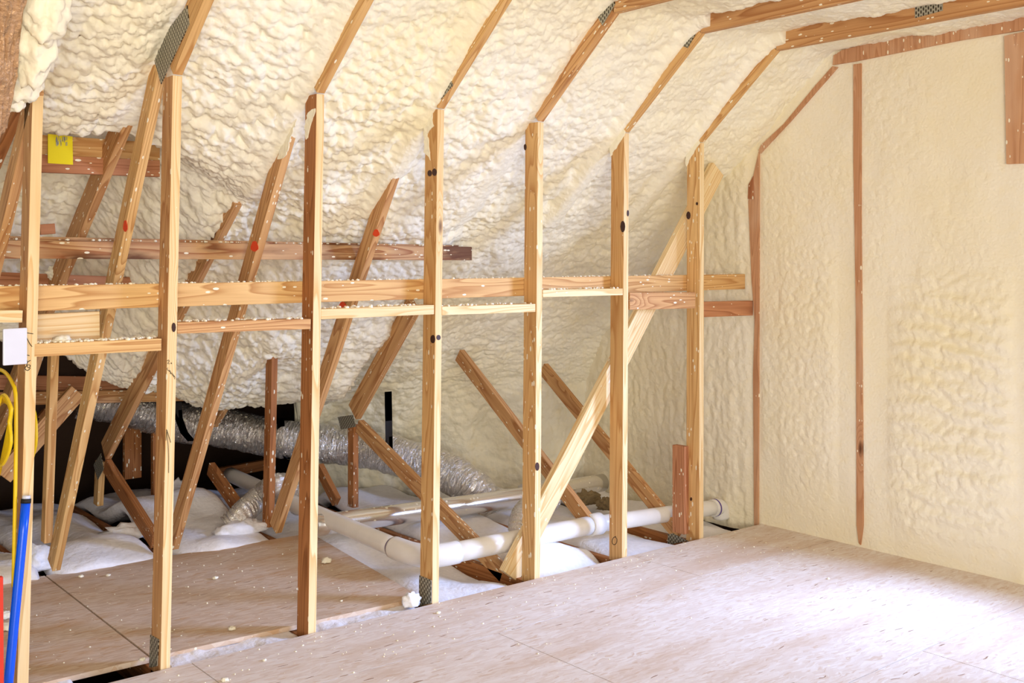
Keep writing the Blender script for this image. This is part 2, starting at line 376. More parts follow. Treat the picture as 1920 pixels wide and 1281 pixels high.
# --- sloped ceiling and eave: sprayed foam following the roof
def inner(y): return 2.265-(y-D)*0.86
cols = {  # X : control points (Y, Z)
    -0.6: [(.6, 2.80), (2.4, 2.80), (3.40, 2.80), (3.98, 2.50), (4.5, 2.18), (4.86, 2.32), (5.35, 1.90), (5.85, 1.36), (6.0, 1.20), (6.2, 1.25)],
    1.6: [(.6, 2.80), (2.4, 2.80), (3.40, 2.80), (3.98, 2.43), (4.5, 2.08), (4.86, 2.26), (5.35, 1.82), (5.80, 1.30), (5.92, 1.12), (6.1, 1.15)],
    2.25: [(.6, 2.80), (2.4, 2.79), (3.40, 2.78), (3.97, 2.33), (4.5, 1.90), (4.75, 1.82), (5.4, 1.32), (5.95, .86), (6.10, .82), (6.25, .95)],
    2.9: [(.6, 2.80), (2.4, 2.76), (3.42, 2.76), (3.96, 2.30), (4.5, 1.84), (4.75, 1.64), (5.5, 1.02), (6.05, .68), (6.30, .62), (6.45, .78)],
    3.40: [(.6, 2.80), (2.4, 2.76), (3.42, 2.76), (3.96, 2.29), (4.5, 1.80), (4.75, 1.58), (5.3, 1.05), (5.68, .70), (6.20, .66), (6.45, .8)],
    3.56: [(.6, 2.80), (2.4, 2.77), (3.42, 2.77), (3.96, 2.31), (4.5, 1.84), (4.75, 1.66), (5.5, 1.05), (6.2, .68), (6.42, .3), (6.45, -.1)],
    4.10: [(.6, 2.80), (2.4, 2.77), (3.42, 2.77), (3.96, 2.31), (4.5, 1.84), (4.75, 1.63), (5.45, 1.04), (5.88, .66), (6.10, .3), (6.12, -.1)],
    4.5: [(.6, 2.80), (2.4, 2.77), (3.42, 2.77), (3.96, 2.31), (4.5, 1.84), (4.75, 1.63), (5.35, 1.08), (5.62, .72), (5.75, .3), (5.75, -.1)],
    4.9: [(.6, 2.80), (2.4, 2.77), (3.42, 2.77), (3.96, 2.31), (4.5, 1.84), (4.75, 1.62), (5.28, 1.08), (5.48, .72), (5.54, .3), (5.52, -.1)],
    5.4: [(.6, 2.80), (2.4, 2.77), (3.42, 2.77), (3.96, 2.31), (4.5, 1.84), (4.75, 1.60), (5.25, 1.06), (5.42, .72), (5.45, .3), (5.44, -.1)]}
def catm(pts, n):
    P = np.array([2*np.array(pts[0])-np.array(pts[1])]+[np.array(p) for p in pts]+[2*np.array(pts[-1])-np.array(pts[-2])], float)
    out = []
    for i in range(1, len(P)-2):
        t = np.linspace(0, 1, 30, endpoint=False)[:, None]; a, b, c, d = P[i-1:i+3]
        l0 = b+(c-b)*t
        cr = .5*((2*b)+(-a+c)*t+(2*a-5*b+4*c-d)*t*t+(-a+3*b-3*c+d)*t**3)
        out.append(.45*l0+.55*cr)
    out = np.concatenate(out+[P[-2][None]]); return out
def foam_roof():
    xs = np.arange(-.6, X8+.03, .0085); keys = sorted(cols); S = 820
    prof = []
    for k in keys: prof.append(catm(cols[k], S))
    prof = np.array(prof)
    # common arclength parameter (mean)
    d = np.linalg.norm(np.diff(prof, axis=1), axis=2).mean(0); s = np.concatenate([[0], np.cumsum(d)]); L = s[-1]
    # finer sampling: only coarse on the unseen flat part
    ss = np.concatenate([np.linspace(0, 1.6, 60, endpoint=False), np.arange(1.6, L, .0085)])
    pr = np.stack([[np.interp(ss, s, q[:, 0]), np.interp(ss, s, q[:, 1])] for q in prof])   # k,2,S
    ki = np.interp(xs, keys, np.arange(len(keys))); i0 = np.clip(ki.astype(int), 0, len(keys)-2); f = ki-i0; f = f*f*(3-2*f)
    yz = pr[i0]*(1-f)[:, None, None]+pr[i0+1]*f[:, None, None]
    B = np.zeros((len(xs), len(ss), 3)); B[..., 0] = xs[:, None]; B[..., 1] = yz[:, 0]; B[..., 2] = yz[:, 1]
    U = B[..., 0]; V = np.broadcast_to(ss[None], U.shape)
    amp = np.interp(U, [0, 2.6, 3.6, 5.3], [1.35, 1.25, .85, .55])*np.interp(V, [0, 2.6, 3.6, 9], [.5, .75, 1.1, 1.25])
    big = (fbm(U*2.6+3, V*3.2, 3, 3)-.5)*.10
    mid = (fbm(U*6, V*8, 9, 2)-.5)*.035
    l1 = lumps(U, V, .044, 1.15, 1); l2 = lumps(U+.3, V*1.0, .025, 1.1, 4); l3 = lumps(U, V, .095, 1.5, 7)
    m = np.clip((fbm(U*3, V*4, 12, 3)-.3)*2.5, 0, 1)
    fine = lumps(U+.7, V, .019, 1.1, 15)
    row = .5+.5*np.sin(2*np.pi*(V/.085+1.4*fbm(U*2.2, V*3, 17, 3)))
    h = big*.7+mid+amp*(.029*l1*(.55+.6*m)+.016*l2*(1.2-.5*m)+.016*l3+.005*fine+.003*row)-.045*amp
    # foam climbs onto or draws back from the framing members
    tgts = {1: .035, 2: -.02, 3: .040, 4: .036, 5: .0, 6: .040, 7: .040}
    for k in range(1, 8):
        dx = (U-(X[k]+.019)); slope = B[..., 1] > 3.35
        w = np.exp(-(dx/.06)**4)*((V < 4.3)); tg = np.where(slope, tgts[k], -.035)
        h = h*(1-w*.85)+w*.85*tg+w*.004*l2
    # normals: want +h to grow towards the room (down/-Y)
    du = np.gradient(B, axis=0); dv = np.gradient(B, axis=1); n = np.cross(du, dv); n /= np.linalg.norm(n, axis=-1, keepdims=True)
    sgn = -1 if n[len(xs)//2, len(ss)//3, 2] > 0 else 1
    P = B+n*sgn*h[..., None]
    return grid_obj('ceiling', P, np.ones((len(xs)-1, len(ss)-1), bool), FOAM)
foam_roof()
# dark roof deck behind and over the foam
def deck():
    prof = [(-3.5, 3.08), (3.6, 3.08), (4.4, 2.75), (8.1, -.36)]
    bm = bmesh.new(); R = []
    for x in (-3, X8+.3):
        R.append([(bm.verts.new((x, y, z)), bm.verts.new((x, y+.03, z+.04))) for y, z in prof])
    for i in range(3):
        a, b = R[0][i], R[0][i+1]; c, d = R[1][i], R[1][i+1]
        bm.faces.new((a[0], c[0], d[0], b[0])); bm.faces.new((a[1], b[1], d[1], c[1]))
    me = bpy.data.meshes.new('m'); bm.to_mesh(me); bm.free()
    o = link('wall_back', me, DECK); o['kind'] = 'structure'
deck()
o = link('wall_left', box_mesh((-3.1, 3.95, -.36), (-3.0, 8, 3.0), 0), DECK); o['kind'] = 'structure'

# --- gable wall: foam between its studs
def gable():
    st = .0095
    ys = np.arange(-.6, 6.4, st); zs = np.arange(-.06, 2.98, st)
    Y, Z = np.meshgrid(ys, zs, indexing='ij')
    h = (fbm(Y*2, Z*2, 5, 3)-.5)*.03
    room = Y < D
    rip = .5+.5*np.sin((Z+.05*fbm(Y*3, Z*3, 8, 3)*4+.06*(Y-2.8)**2)*2*np.pi/.105)
    zone = np.clip(1-((Y-2.72)/.38)**4, 0, 1)*np.clip(1-((Z-.80)/.75)**4, 0, 1)
    l = lumps(Y, Z, .038, 1.0, 21); lv = lumps(Y, Z*.5, .05, .8, 23); l2 = lumps(Y, Z, .02, 1, 24)
    pat = np.clip((fbm(Y*2.2+4, Z*1.6, 31, 3)-.42)*6, 0, 1)
    zone2 = np.clip(1-((Y-3.6)/.2)**4, 0, 1)*np.clip(1-((Z-.9)/.85)**4, 0, 1)
    hr = .020*zone*rip*(.5+.5*l)+.013*l*np.clip(zone+zone2*.9+pat*.6, 0, 1)+.007*l2*np.clip(zone+zone2+pat*.8, 0, 1)
    ha = .012*lv+.010*l+.004*l2+(fbm(Y*12, Z*1.6, 33, 3)-.5)*.03
    w = 1/(1+np.exp(-(Y-D-.09)/.02))
    h = h*.8+hr*(1-w)+ha*w
    # framing left proud: foam trimmed flush near the wood
    def flush(mask, lvl): return h*(1-mask)+lvl*mask
    for yc, z1 in ((3.262, 2.72), (2.38, 2.72)):
        m = np.exp(-((Y-yc)/.05)**2)*(Z < z1); h = flush(m, .006)
    m = np.exp(-((Y-3.968)/.05)**4); h = flush(m, .004)
    m = np.exp(-((Z-2.73)/.07)**2)*(Y < 3.45); h = flush(m, .004)
    sl = (Z-(2.265-(Y-D)*.86))/1.32; m = np.exp(-(sl/.045)**2)*((Y > 3.3) & (Y < D)); h = flush(m, .004)
    P = np.stack([X8+.012-h, Y, Z], -1)
    yc = (ys[:-1]+ys[1:])/2; zc = (zs[:-1]+zs[1:])/2
    A, B_ = np.meshgrid(yc, zc, indexing='ij')
    hole = (A > 1.05) & (A < 2.2) & (B_ > .55) & (B_ < 1.95)
    over = B_ > np.where(A > 3.4, 2.95-(A-3.4)*.62, 2.95)
    keep = ~(hole | over)
    return grid_obj('wall_right', P, keep, FOAMW)
gable()
# solid backing of the gable so no daylight leaks in round the foam
def backing():
    bm = bmesh.new()
    for lo, hi in [((X8+.05, -3.5, -.36), (X8+.16, 1.05, 3.6)), ((X8+.05, 2.2, -.36), (X8+.16, 8, 3)), ((X8+.05, 1.05, -.36), (X8+.16, 2.2, .55)), ((X8+.05, 1.05, 1.95), (X8+.16, 2.2, 3))]:
        r = bmesh.ops.create_cube(bm, size=1)
        for v in r['verts']: v.co = Vector([lo[i]+(v.co[i]+.5)*(hi[i]-lo[i]) for i in range(3)])
    me = bpy.data.meshes.new('m'); bm.to_mesh(me); bm.free(); o = link('trim_3', me, DECK); o['kind'] = 'structure'
backing()
wf = bmesh.new()
for lo, hi in [((X8, 1.01, .51), (X8+.16, 1.05, 1.99)), ((X8, 2.2, .51), (X8+.16, 2.24, 1.99)), ((X8, 1.05, .51), (X8+.16, 2.2, .55)), ((X8, 1.05, 1.95), (X8+.16, 2.2, 1.99))]:
    r = bmesh.ops.create_cube(wf, size=1)
    for v in r['verts']: v.co = Vector([lo[i]+(v.co[i]+.5)*(hi[i]-lo[i]) for i in range(3)])
me = bpy.data.meshes.new('m'); wf.to_mesh(me); wf.free(); o = link('window_1', me, PALE); o['kind'] = 'structure'

# ================================================================== TRUSSES
YD = (0, 1, 0)
def yz(k, px, py): v = pX(px, py, X[k]); return Vector((X[k], v.y, v.z))
def member(k, root, name, a, b, dd, depth=.089, mat=ORNG, label=None, thick=.038, ext=0.0, px=True):
    P0 = yz(k, *a) if px else Vector((X[k], a[0], a[1])); P1 = yz(k, *b) if px else Vector((X[k], b[0], b[1]))
    o = bar(name, P0, P1, (1, 0, 0), thick, (0, dd[0], dd[1]), depth, mat, root, ext=ext)
    if label: o['label'] = label
    return o
def plate(k, root, pxs, label=None):
    pts = [yz(k, *q)-Vector((.0035, 0, 0)) for q in pxs]
    o = polyobj('connector_plate', pts, (1, 0, 0), .003, PLATE, root)
    if label: o['label'] = label
    return o
def film(k, root, pxs):
    rr = random.Random(len(pxs)*k+int(pxs[0][0])); q = []
    for i in range(len(pxs)):
        (ax, ay), (bx, by) = pxs[i], pxs[(i+1) % len(pxs)]; n = max(2, int(math.hypot(bx-ax, by-ay)/5))
        for j in range(n): q.append((ax+(bx-ax)*j/n+rr.uniform(-1.6, 1.6), ay+(by-ay)*j/n+rr.uniform(-1.6, 1.6)))
    pxs = q
    pts = [yz(k, *q)-Vector((.004, 0, 0)) for q in pxs]
    me = poly_mesh(pts, (1, 0, 0), .0035); c = Vector(pts[0]); origin(me, c)
    return link('foam_film', me, FOAM, root, Matrix.Translation(c))
def crumbs(name, root, spots, r=.008):
    bm = bmesh.new(); 
    for i, p in enumerate(spots):
        rr = r*random.uniform(.35, 1.3)
        m4 = Matrix.Translation(p) @ Matrix.Diagonal((random.uniform(.7, 1.5), random.uniform(.7, 1.5), random.uniform(.5, 1), 1))
        bmesh.ops.create_icosphere(bm, subdivisions=1, radius=rr, matrix=m4)
    for f in bm.faces: f.smooth = True
    me = bpy.data.meshes.new('m'); bm.to_mesh(me); bm.free()
    if root is None: return link(name, me, FOAM)
    c = world(root).translation; origin(me, c)
    o = link(name, me, FOAM, root, Matrix.Translation(c)); o['kind'] = 'stuff'; return o
def marks(name, strokes, mat, parent, rad=.0012):
    for st in strokes: _mark(name, [st], mat, parent, rad)
def _mark(name, strokes, mat, parent, rad):
    """pen strokes as thin raised lines; strokes are lists of 3-D points"""
    bm = bmesh.new()
    for s in strokes:
        me = tube_mesh(s, rad, seg=6, step=.004); bm.from_mesh(me); bpy.data.meshes.remove(me)
    me = bpy.data.meshes.new('m'); bm.to_mesh(me); bm.free(); c = world(parent).translation; origin(me, c)
    return link(name, me, mat, parent, Matrix.Translation(c))

tl = {1: 'leftmost roof truss, pale stud beside the white switch cover, marked with a handwritten 6',
      2: 'roof truss second from left, drawn arrow on its stud, big toothed plate at its knee',
      3: 'roof truss third from left, dark brown stud side, over the right OSB sheet',
      4: 'roof truss fourth from left, its stud with a toothed plate at the foot',
      5: 'roof truss fifth from left, wavy-grained stud with the diagonal brace meeting its foot',
      6: 'roof truss sixth from left, golden stud with a small oval drawn near its foot',
      7: 'roof truss seventh from left, last full stud before gable, red cleat at foot',
      8: 'truss half buried in foam at the gable corner, only a thin brown strip showing'}
G = 'roof trusses standing along the knee wall'
T = {k: empty('roof_truss', (X[k], D, 0), tl[k], 'roof truss', G) for k in range(1, 9)}
studmat = {1: (PALE, PALE), 2: (PALE, 0), 3: (GOLD, 0), 4: (GOLD, 0), 5: (GOLD, 0), 6: (GOLD, 0), 7: (GOLD, 0)}
STUD = {}
for k in range(1, 8):
    r = T[k]
    zt = 2.262
    # stud: front edge line; its wide brown side and narrow pale edge are two faces of one board
    me = box_mesh((0, 0, 0), (.038, DEP, zt+.16), .0025)
    c = Vector((.019, DEP/2, 0)); origin(me, c)
    # room-facing edge coloured paler to carry the daylight falling on it
    me.materials.append(BROWN if k == 3 else GOLD if k > 3 else ORNG); me.materials.append(PALE)
    for p in me.polygons:
        if p.normal.y < -.5: p.material_index = 1
    STUD[k] = link('stud', me, None, r, Matrix.Translation(Vector((X[k], D, -.16))+c))
    # sloped ceiling member and flat ceiling joist
    member(k, r, 'slope_rafter', (D, 2.265), (3.411, 2.718), (1, 1), .12, GOLD if k != 5 else ORNG, px=False)
    member(k, r, 'ceiling_joist', (3.411, 2.718), (.4, 2.718), (0, 1), .12, ORNG, px=False)
    member(k, r, 'bottom_chord', (3.90, -.025) if k < 3 else (3.90, -.03), (7.1, -.03), (0, -1), .12, BROWN, px=False)
# --- webs
BK = (1, .6); BKU = (.6, .77); DN = (.36, -.93)
member(1, T[1], 'web', (62, 172), (-75, 760), BK, mat=ORNG)
member(1, T[1], 'top_chord', (90, 55), (-120, 560), BKU, .14, BROWN)
member(2, T[2], 'web', (297, 130), (98, 1072), BK, mat=GOLD)
member(2, T[2], 'top_chord', (285, 108), (-12, 827), BKU, .12, ORNG)
member(2, T[2], 'post', (97, 640), (83, 1020), YD, .06, GOLD)
member(3, T[3], 'web', (556, 200), (322, 1032), BK, mat=ORNG)
member(3, T[3], 'top_chord', (440, 385), (197, 862), BKU, .12, ORNG)
member(3, T[3], 'post', (186, 868), (182, 950), YD, .07, GOLD)
member(3, T[3], 'web', (197, 862), (287, 1003), DN, .085, BROWN)
member(4, T[4], 'web', (782, 196), (517, 1001), BK, mat=ORNG)
member(4, T[4], 'top_chord', (520, 600), (398, 802), BKU, .12, ORNG)
member(4, T[4], 'post', (511, 610), (503, 990), YD, .075, BROWN)
member(4, T[4], 'web', (392, 868), (475, 985), DN, .085, BROWN)
member(5, T[5], 'top_chord', (779, 585), (667, 787), BKU, .12, ORNG)
member(5, T[5], 'post', (652, 795), (652, 950), YD, .065, BROWN)
member(5, T[5], 'web', (672, 788), (945, 1066), DN, .085, ORNG)
member(5, T[5], 'web', (597, 870), (630, 935), DN, .07, BROWN)
member(6, T[6], 'web', (862, 656), (1110, 977), DN, .085, ORNG)
member(7, T[7], 'web', (1020, 682), (1276, 994), DN, .085, ORNG)
# cleat at the foot of truss 7
bar('cleat', pX(1283, 838, X[7]-.04)+Vector((0, 0, 0)), pX(1283, 1003, X[7]-.04), (1, 0, 0), .04, (0, 1, 0), .09, RED, T[7])['label'] = 'short red cleat'
# --- toothed plates
plate(2, T[2], [(286, 95), (352, 10), (356, 45), (303, 158)])
plate(2, T[2], [(283, 1190), (299, 1199), (296, 1249), (281, 1252)])
plate(4, T[4], [(787, 1079), (810, 1088), (810, 1131), (786, 1136)])
plate(4, T[4], [(787, 212), (800, 183), (845, 146), (850, 160), (812, 205)])
plate(5, T[5], [(981, 236), (984, 226), (1009, 192), (1013, 196), (1010, 207)])
plate(5, T[5], [(1119, 28), (1128, 0), (1150, -8), (1154, 8), (1130, 48)])
plate(6, T[6], [(1273, 84), (1284, 66), (1306, 62), (1290, 90)])
plate(7, T[7], [(1716, -4), (1768, -8), (1768, 20), (1716, 34)])
plate(5, T[5], [(634, 782), (662, 778), (668, 800), (640, 806)])
plate(3, T[3], [(176, 872), (190, 850), (195, 880), (184, 900)], 'dark toothed plate')
plate(7, T[7], [(1253, 1002), (1262, 1000), (1290, 1014), (1252, 1022)])
# --- foam films over the stud tops
film(3, T[3], [(573, 232), (580, 208), (592, 205), (589, 222), (575, 262)])
film(4, T[4], [(795, 214), (811, 214), (813, 236), (802, 250), (809, 300), (796, 285)])
film(3, T[3], [(521, 300), (532, 262), (545, 215), (560, 195), (558, 225), (545, 262), (538, 292)])
film(4, T[4], [(735, 335), (748, 285), (762, 240), (782, 205), (786, 222), (772, 262), (758, 292)])
film(6, T[6], [(1143, 246), (1163, 228), (1174, 246), (1167, 262), (1145, 296)])
film(7, T[7], [(1283, 254), (1300, 250), (1314, 268), (1304, 282), (1287, 312)])
# --- spray marks
def spray(k, px, py, w, hgt, face='side'):
    a = [yz(k, px+w*.5*math.cos(t)*(1+.2*math.sin(3*t)), py+hgt*.5*math.sin(t)) for t in [i*math.pi/6 for i in range(12)]]
    pts = [q-Vector((.003, 0, 0)) for q in a]
    polyobj('spray_mark', pts, (1, 0, 0), .0015, SPRAY, [c for c in T[k].children if c.name.startswith('web')][0])
spray(3, 478, 462, 14, 20); spray(4, 706, 437, 12, 14); spray(4, 643, 573, 14, 14)
spray(2, 236, 424, 8, 22)
# --- handwriting and knots on stud faces (front faces lie on the plane Y = D)
def front(pts): return [pY(x, y, D)-Vector((0, .001, 0)) for x, y in pts]
marks('handwritten_mark', [front([(48, 624), (62, 626)]), front([(49, 632), (56, 645), (60, 650)]),
     front([(49, 669), (51, 666), (55, 667)]), front([(50, 668), (49, 673), (51, 678), (47, 683)]),
     front([(57, 676), (52, 679), (50, 686), (54, 690), (57, 686), (53, 684), (48, 688), (47, 692), (52, 695), (57, 690)])], INK, STUD[1])
marks('handwritten_mark', [front([(313, 677), (316, 675), (317, 678), (314, 682), (318, 682)]), front([(321, 680), (322, 682), (320.5, 682), (321, 680)]),
     front([(315, 690), (313, 691), (314, 694), (317, 695)]), front([(318, 694), (317, 697), (319, 697), (319, 695)]),
     front([(319, 701), (320, 697), (321, 702), (323, 699)]), front([(323, 704), (324, 701), (325, 706)]), front([(326, 708), (326, 704)]), front([(325, 704), (328, 707), (327, 711)])], INK, STUD[2], .0009)
marks('drawn_arrow', [front([(316, 887), (316, 860), (315, 835), (313, 810)]), front([(311, 826), (312, 808), (313, 807), (320, 830)])], INK, STUD[2], .001)
side6 = lambda pts: [pX(x, y, X[6])-Vector((.001, 0, 0)) for x, y in pts]
marks('drawn_oval', [side6([(1155, 1006), (1150, 1009), (1148, 1016), (1150, 1021), (1155, 1020), (1157, 1012), (1154, 1007)])], INK, STUD[6], .0016)
def knot(k, px, py, w, h, pl='side'):
    f = (lambda x, y: pX(x, y, X[k])-Vector((.002, 0, 0))) if pl == 'side' else (lambda x, y: pY(x, y, D)-Vector((0, .002, 0)))
    pts = [f(px+w/2*math.cos(i*math.pi/5), py+h/2*math.sin(i*math.pi/5)) for i in range(10)]
    polyobj('knot', pts, (1, 0, 0) if pl == 'side' else (0, 1, 0), .0015, DARKK, STUD[k])
knot(2, 325.5, 614, 8, 18, 'front'); knot(4, 806, 325, 8, 12); knot(4, 815, 323, 9, 14); knot(4, 812, 636, 9, 16); knot(4, 822, 633, 8, 10, 'front')
knot(5, 985, 276, 5, 12); knot(5, 1007, 875, 8, 16, 'front'); knot(6, 1177, 400, 4, 12, 'front'); knot(6, 1168, 425, 9, 22)
knot(7, 1291, 404, 8, 15); knot(7, 1307, 382, 4, 6); knot(7, 1296, 936, 4, 7)

# --- truss 8: what shows of it in the corner
r = T[8]
def onwall(px, py): v = pX(px, py, X8); v.x = X8; return v
def wstrip(name, pxs, root, mat=DUSTY, off=.006):
    pts = [onwall(*q)-Vector((off, 0, 0)) for q in pxs]
    return polyobj(name, pts, (1, 0, 0), .03, mat, root)
wstrip('stud', [(1424, 283), (1410, 345), (1404, 378), (1410, 520), (1416, 600), (1413, 700), (1415, 985), (1422, 985), (1423, 600)], r)
wstrip('nailing_block', [(1414, 330), (1405, 347), (1404, 373), (1415, 374)], r, RED, .010)
wstrip('slope_rafter', [(1423, 282), (1428, 272), (1470, 233), (1530, 160), (1562, 124), (1571, 126), (1530, 172), (1480, 230), (1426, 288)], r)
wstrip('ceiling_joist', [(1562, 122), (1564, 104), (1580, 94), (1700, 62), (1895, 24), (1960, 12), (1960, 50), (1800, 76), (1600, 116)], r)

gs = empty('gable_stud', (X8, 3.262, 0), 'long narrow brown stud strip running floor to beam in the gable wall foam', 'stud')
wstrip('board', [(1601, 121), (1615, 119), (1615, 400), (1617, 700), (1619, 985), (1614, 1022), (1611, 1018), (1607, 985), (1606, 600), (1601, 300)], gs, DUSTY)
gh = empty('window_header_stud', (X8, 2.40, 2.07), 'short brown board smeared with foam, hanging from the gable beam at the right edge', 'stud')
wstrip('board', [(1885, 68), (1960, 52), (1960, 305), (1889, 308)], gh, DUSTY, .012)

# ================================================================== HORIZONTAL MEMBERS
def along(name, y, a, b, h, t, mat, label, cat, group=None, hd=-1, ddir=(0, 0, -1)):
    """board parallel to the knee wall: top front edge from pixel a to pixel b on plane Y=y"""
    o = bar(name, pY(*a, y), pY(*b, y), (0, 1, 0), t, ddir, h, mat)
    tag(o, label, cat, group); return o
rail = along('long_rail', D+DEP+.002, (-60, 538), (1397, 514), .092, .036, GOLD, 'long pale board running behind all the knee wall studs at half height', 'rail')
crumbs('foam_crumbs', rail, [pY(x, 538-(x+60)*24/1457, D+DEP+.02)+Vector((0, random.uniform(-.012, .012), .002)) for x in [random.uniform(0, 1380) for _ in range(230)]], .006)
ur = along('waney_rail', 4.66, (-60, 450), (885, 463), .075, .036, BARK, 'rough waney-edged board behind the slanting webs, ending right of the fourth stud', 'rail')
crumbs('foam_crumbs', ur, [pY(x, 449+x*.0148, 4.68)+Vector((0, random.uniform(-.012, .012), .003)) for x in [random.uniform(0, 880) for _ in range(160)]], .006)
bt = pY(-60, 443, 4.68); o = bar('rough_edge', pY(-60, 441, 4.68), pY(860, 460, 4.68), (0, 1, 0), .04, (0, 0, -1), .03, BARK, ur); o['label'] = 'barky top edge'
tp = along('foamed_purlin', 4.70, (40, 288), (300, 301), .075, .036, RED, 'reddish plank up in the left bay below the bright foam', 'plank')
tp2 = along('upper_purlin', 4.715, (40, 250), (300, 268), .085, .036, GOLD, 'light plank edge carrying the yellow tag, mostly under foam', 'plank')
along('back_rail', 5.45, (-60, 508), (352, 524), .085, .036, RED, 'red-brown board with foam lumps, behind the left webs just above the long rail', 'rail')
along('back_ledger', 6.42, (-60, 702), (480, 712), .085, .036, RED, 'upper of two stacked red-brown boards far back at low left', 'ledger')
along('back_ledger', 6.38, (-60, 737), (485, 727), .075, .036, ORNG, 'lower of two stacked red-brown boards far back at low left', 'ledger')
o = bar('short_board', pY(65, 590, D+DEP+.05), pY(187, 584, D+DEP+.05), (0, 1, 0), .036, (0, 0, -1), .115, PALE)
tag(o, 'short wide pale board between the first two studs under the long rail', 'board')
o = bar('wood_offcut', pY(75, 421, 4.75), pY(103, 419, 4.75), (0, 1, 0), .08, (0, 0, -1), .045, RED)
tag(o, 'small red wood offcut lying on the waney board beside the first stud', 'wood offcut')
def block(k, y0, y1, x0, x1, h, mat, label, crumb=0, t=.085, top=True):
    o = bar('blocking', pY(x0, y0, D-.001), pY(x1, y1, D-.001), (0, 1, 0), t, (0, 0, -1), h, mat)
    tag(o, label, 'blocking', 'blocking nailed between the knee wall studs')
    if crumb:
        a = pY(x0, y0, D); b = pY(x1, y1, D)
        crumbs('foam_crumbs', o, [a.lerp(b, random.random())+Vector((0, random.uniform(.0, t), .003)) for _ in range(crumb)], .007)
    return o
block(0, 582, 582, -60, 43, .043, PALE, 'pale blocking at the left frame edge, ending at the first stud above the switch cover')
block(1, 645, 635, 65, 303, .046, GOLD, 'blocking between first and second studs, littered with foam crumbs and one big lump', 150)
block(2, 605, 598, 333, 583, .043, ORNG, 'plain orange blocking between second and third studs', 60)
block(3, 580, 572, 602, 814, .043, PALE, 'pale blocking between third and fourth studs', 60)
block(4, 575, 570, 829, 1004, .04, PALE, 'bluish white lit blocking between fourth and fifth studs, lowest right of the middle', 40)
block(5, 544, 541, 1018, 1168, .036, PALE, 'bright narrow blocking between fifth and sixth studs directly beneath the long rail', 40)
block(6, 549, 548, 1181, 1304, .092, ORNG, 'deep blocking on edge between sixth and seventh studs under the long rail', 0, .036)
bb = along('corner_block', 3.99, (1318, 566), (1412, 564), .09, .036, RED, 'reddish board from the seventh stud to the gable corner', 'board')
blob('foam_lump', pY(115, 640, D+.05), (.034, .03, .022), FOAM, None, 3)['label'] = 'big white foam lump resting on the first blocking'
bpy.data.objects['foam_lump']['category'] = 'foam lump'
# diagonal brace nailed behind the studs
yb = D+DEP+.042
o = bar('diagonal_brace', pY(1357, 329, yb), pY(972, 1092, yb), (0, 1, 0), .038, (-1, 0, .8), .12, PALE)
tag(o, 'long diagonal brace board crossing behind the fifth to seventh studs, white where lit', 'brace')
# dim members deep in the eave
for a, b, y, m, lab in [((292, 560), (95, 800), 6.9, BROWN, 'dim rafter behind the first blocking, upper of the far rafters'),
                        ((262, 652), (190, 740), 7.0, BROWN, 'dim rafter end above the stacked ledgers, between second web and second stud'),
                        ((160, 745), (20, 905), 6.0, ORNG, 'stout slanting timber behind the yellow cable coil, low left'),
                        ((85, 660), (52, 760), 5.9, ORNG, 'short slanting timber just right of the first stud under the blocking')]:
    o = bar('far_timber', pY(*a, y), pY(*b, y), (0, 1, 0), .04, (-1, 0, .8), .10, m); tag(o, lab, 'timber')
for x0, y0, y1, w, Y, lab in [(234, 795, 885, .11, 6.9, 'dim brown post standing in the insulation between the first and second studs'),
                              (287, 740, 930, .05, 6.6, 'dark narrow post just left of the second stud'),
                              (352, 640, 700, .06, 6.55, 'short upright on the ledger with a small toothed plate')]:
    o = bar('far_post', pY(x0, y0, Y), pY(x0, y1+15, Y), (0, 1, 0), .04, (1, 0, 0), w, BROWN if Y > 6.58 else RED); tag(o, lab, 'post')
pp = [pY(x, y, 6.37) for x, y in ((362, 668), (374, 666), (376, 700), (364, 702))]
tag(polyobj('toothed_plate', pp, (0, 1, 0), .004, PLATE), 'small toothed metal plate on the red ledger right of the second stud', 'metal plate')
o = bar('floor_timber', pZ(405, 880, .12), pZ(505, 862, .16), (0, 1, 0), .05, (0, 0, -1), .07, BROWN); tag(o, 'foam-speckled timber lying behind the third slanting web', 'timber')

# ================================================================== ATTIC OSB SHEETS
def sheet(pts, label):
    pts = [Vector((a, b, -.002)) for a, b in pts]; me = poly_mesh(pts, (0, 0, -1), .02)
    o = link('osb_sheet', me, OSBA); tag(o, label, 'OSB sheet', 'OSB sheets laid behind the knee wall'); return o
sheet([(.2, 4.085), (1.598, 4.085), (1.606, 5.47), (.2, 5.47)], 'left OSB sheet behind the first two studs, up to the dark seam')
sheet([(1.608, 4.085), (2.86, 4.05), (3.04, 5.40), (1.614, 5.47)], 'right OSB sheet behind the second to fourth studs, with a slanted right edge')

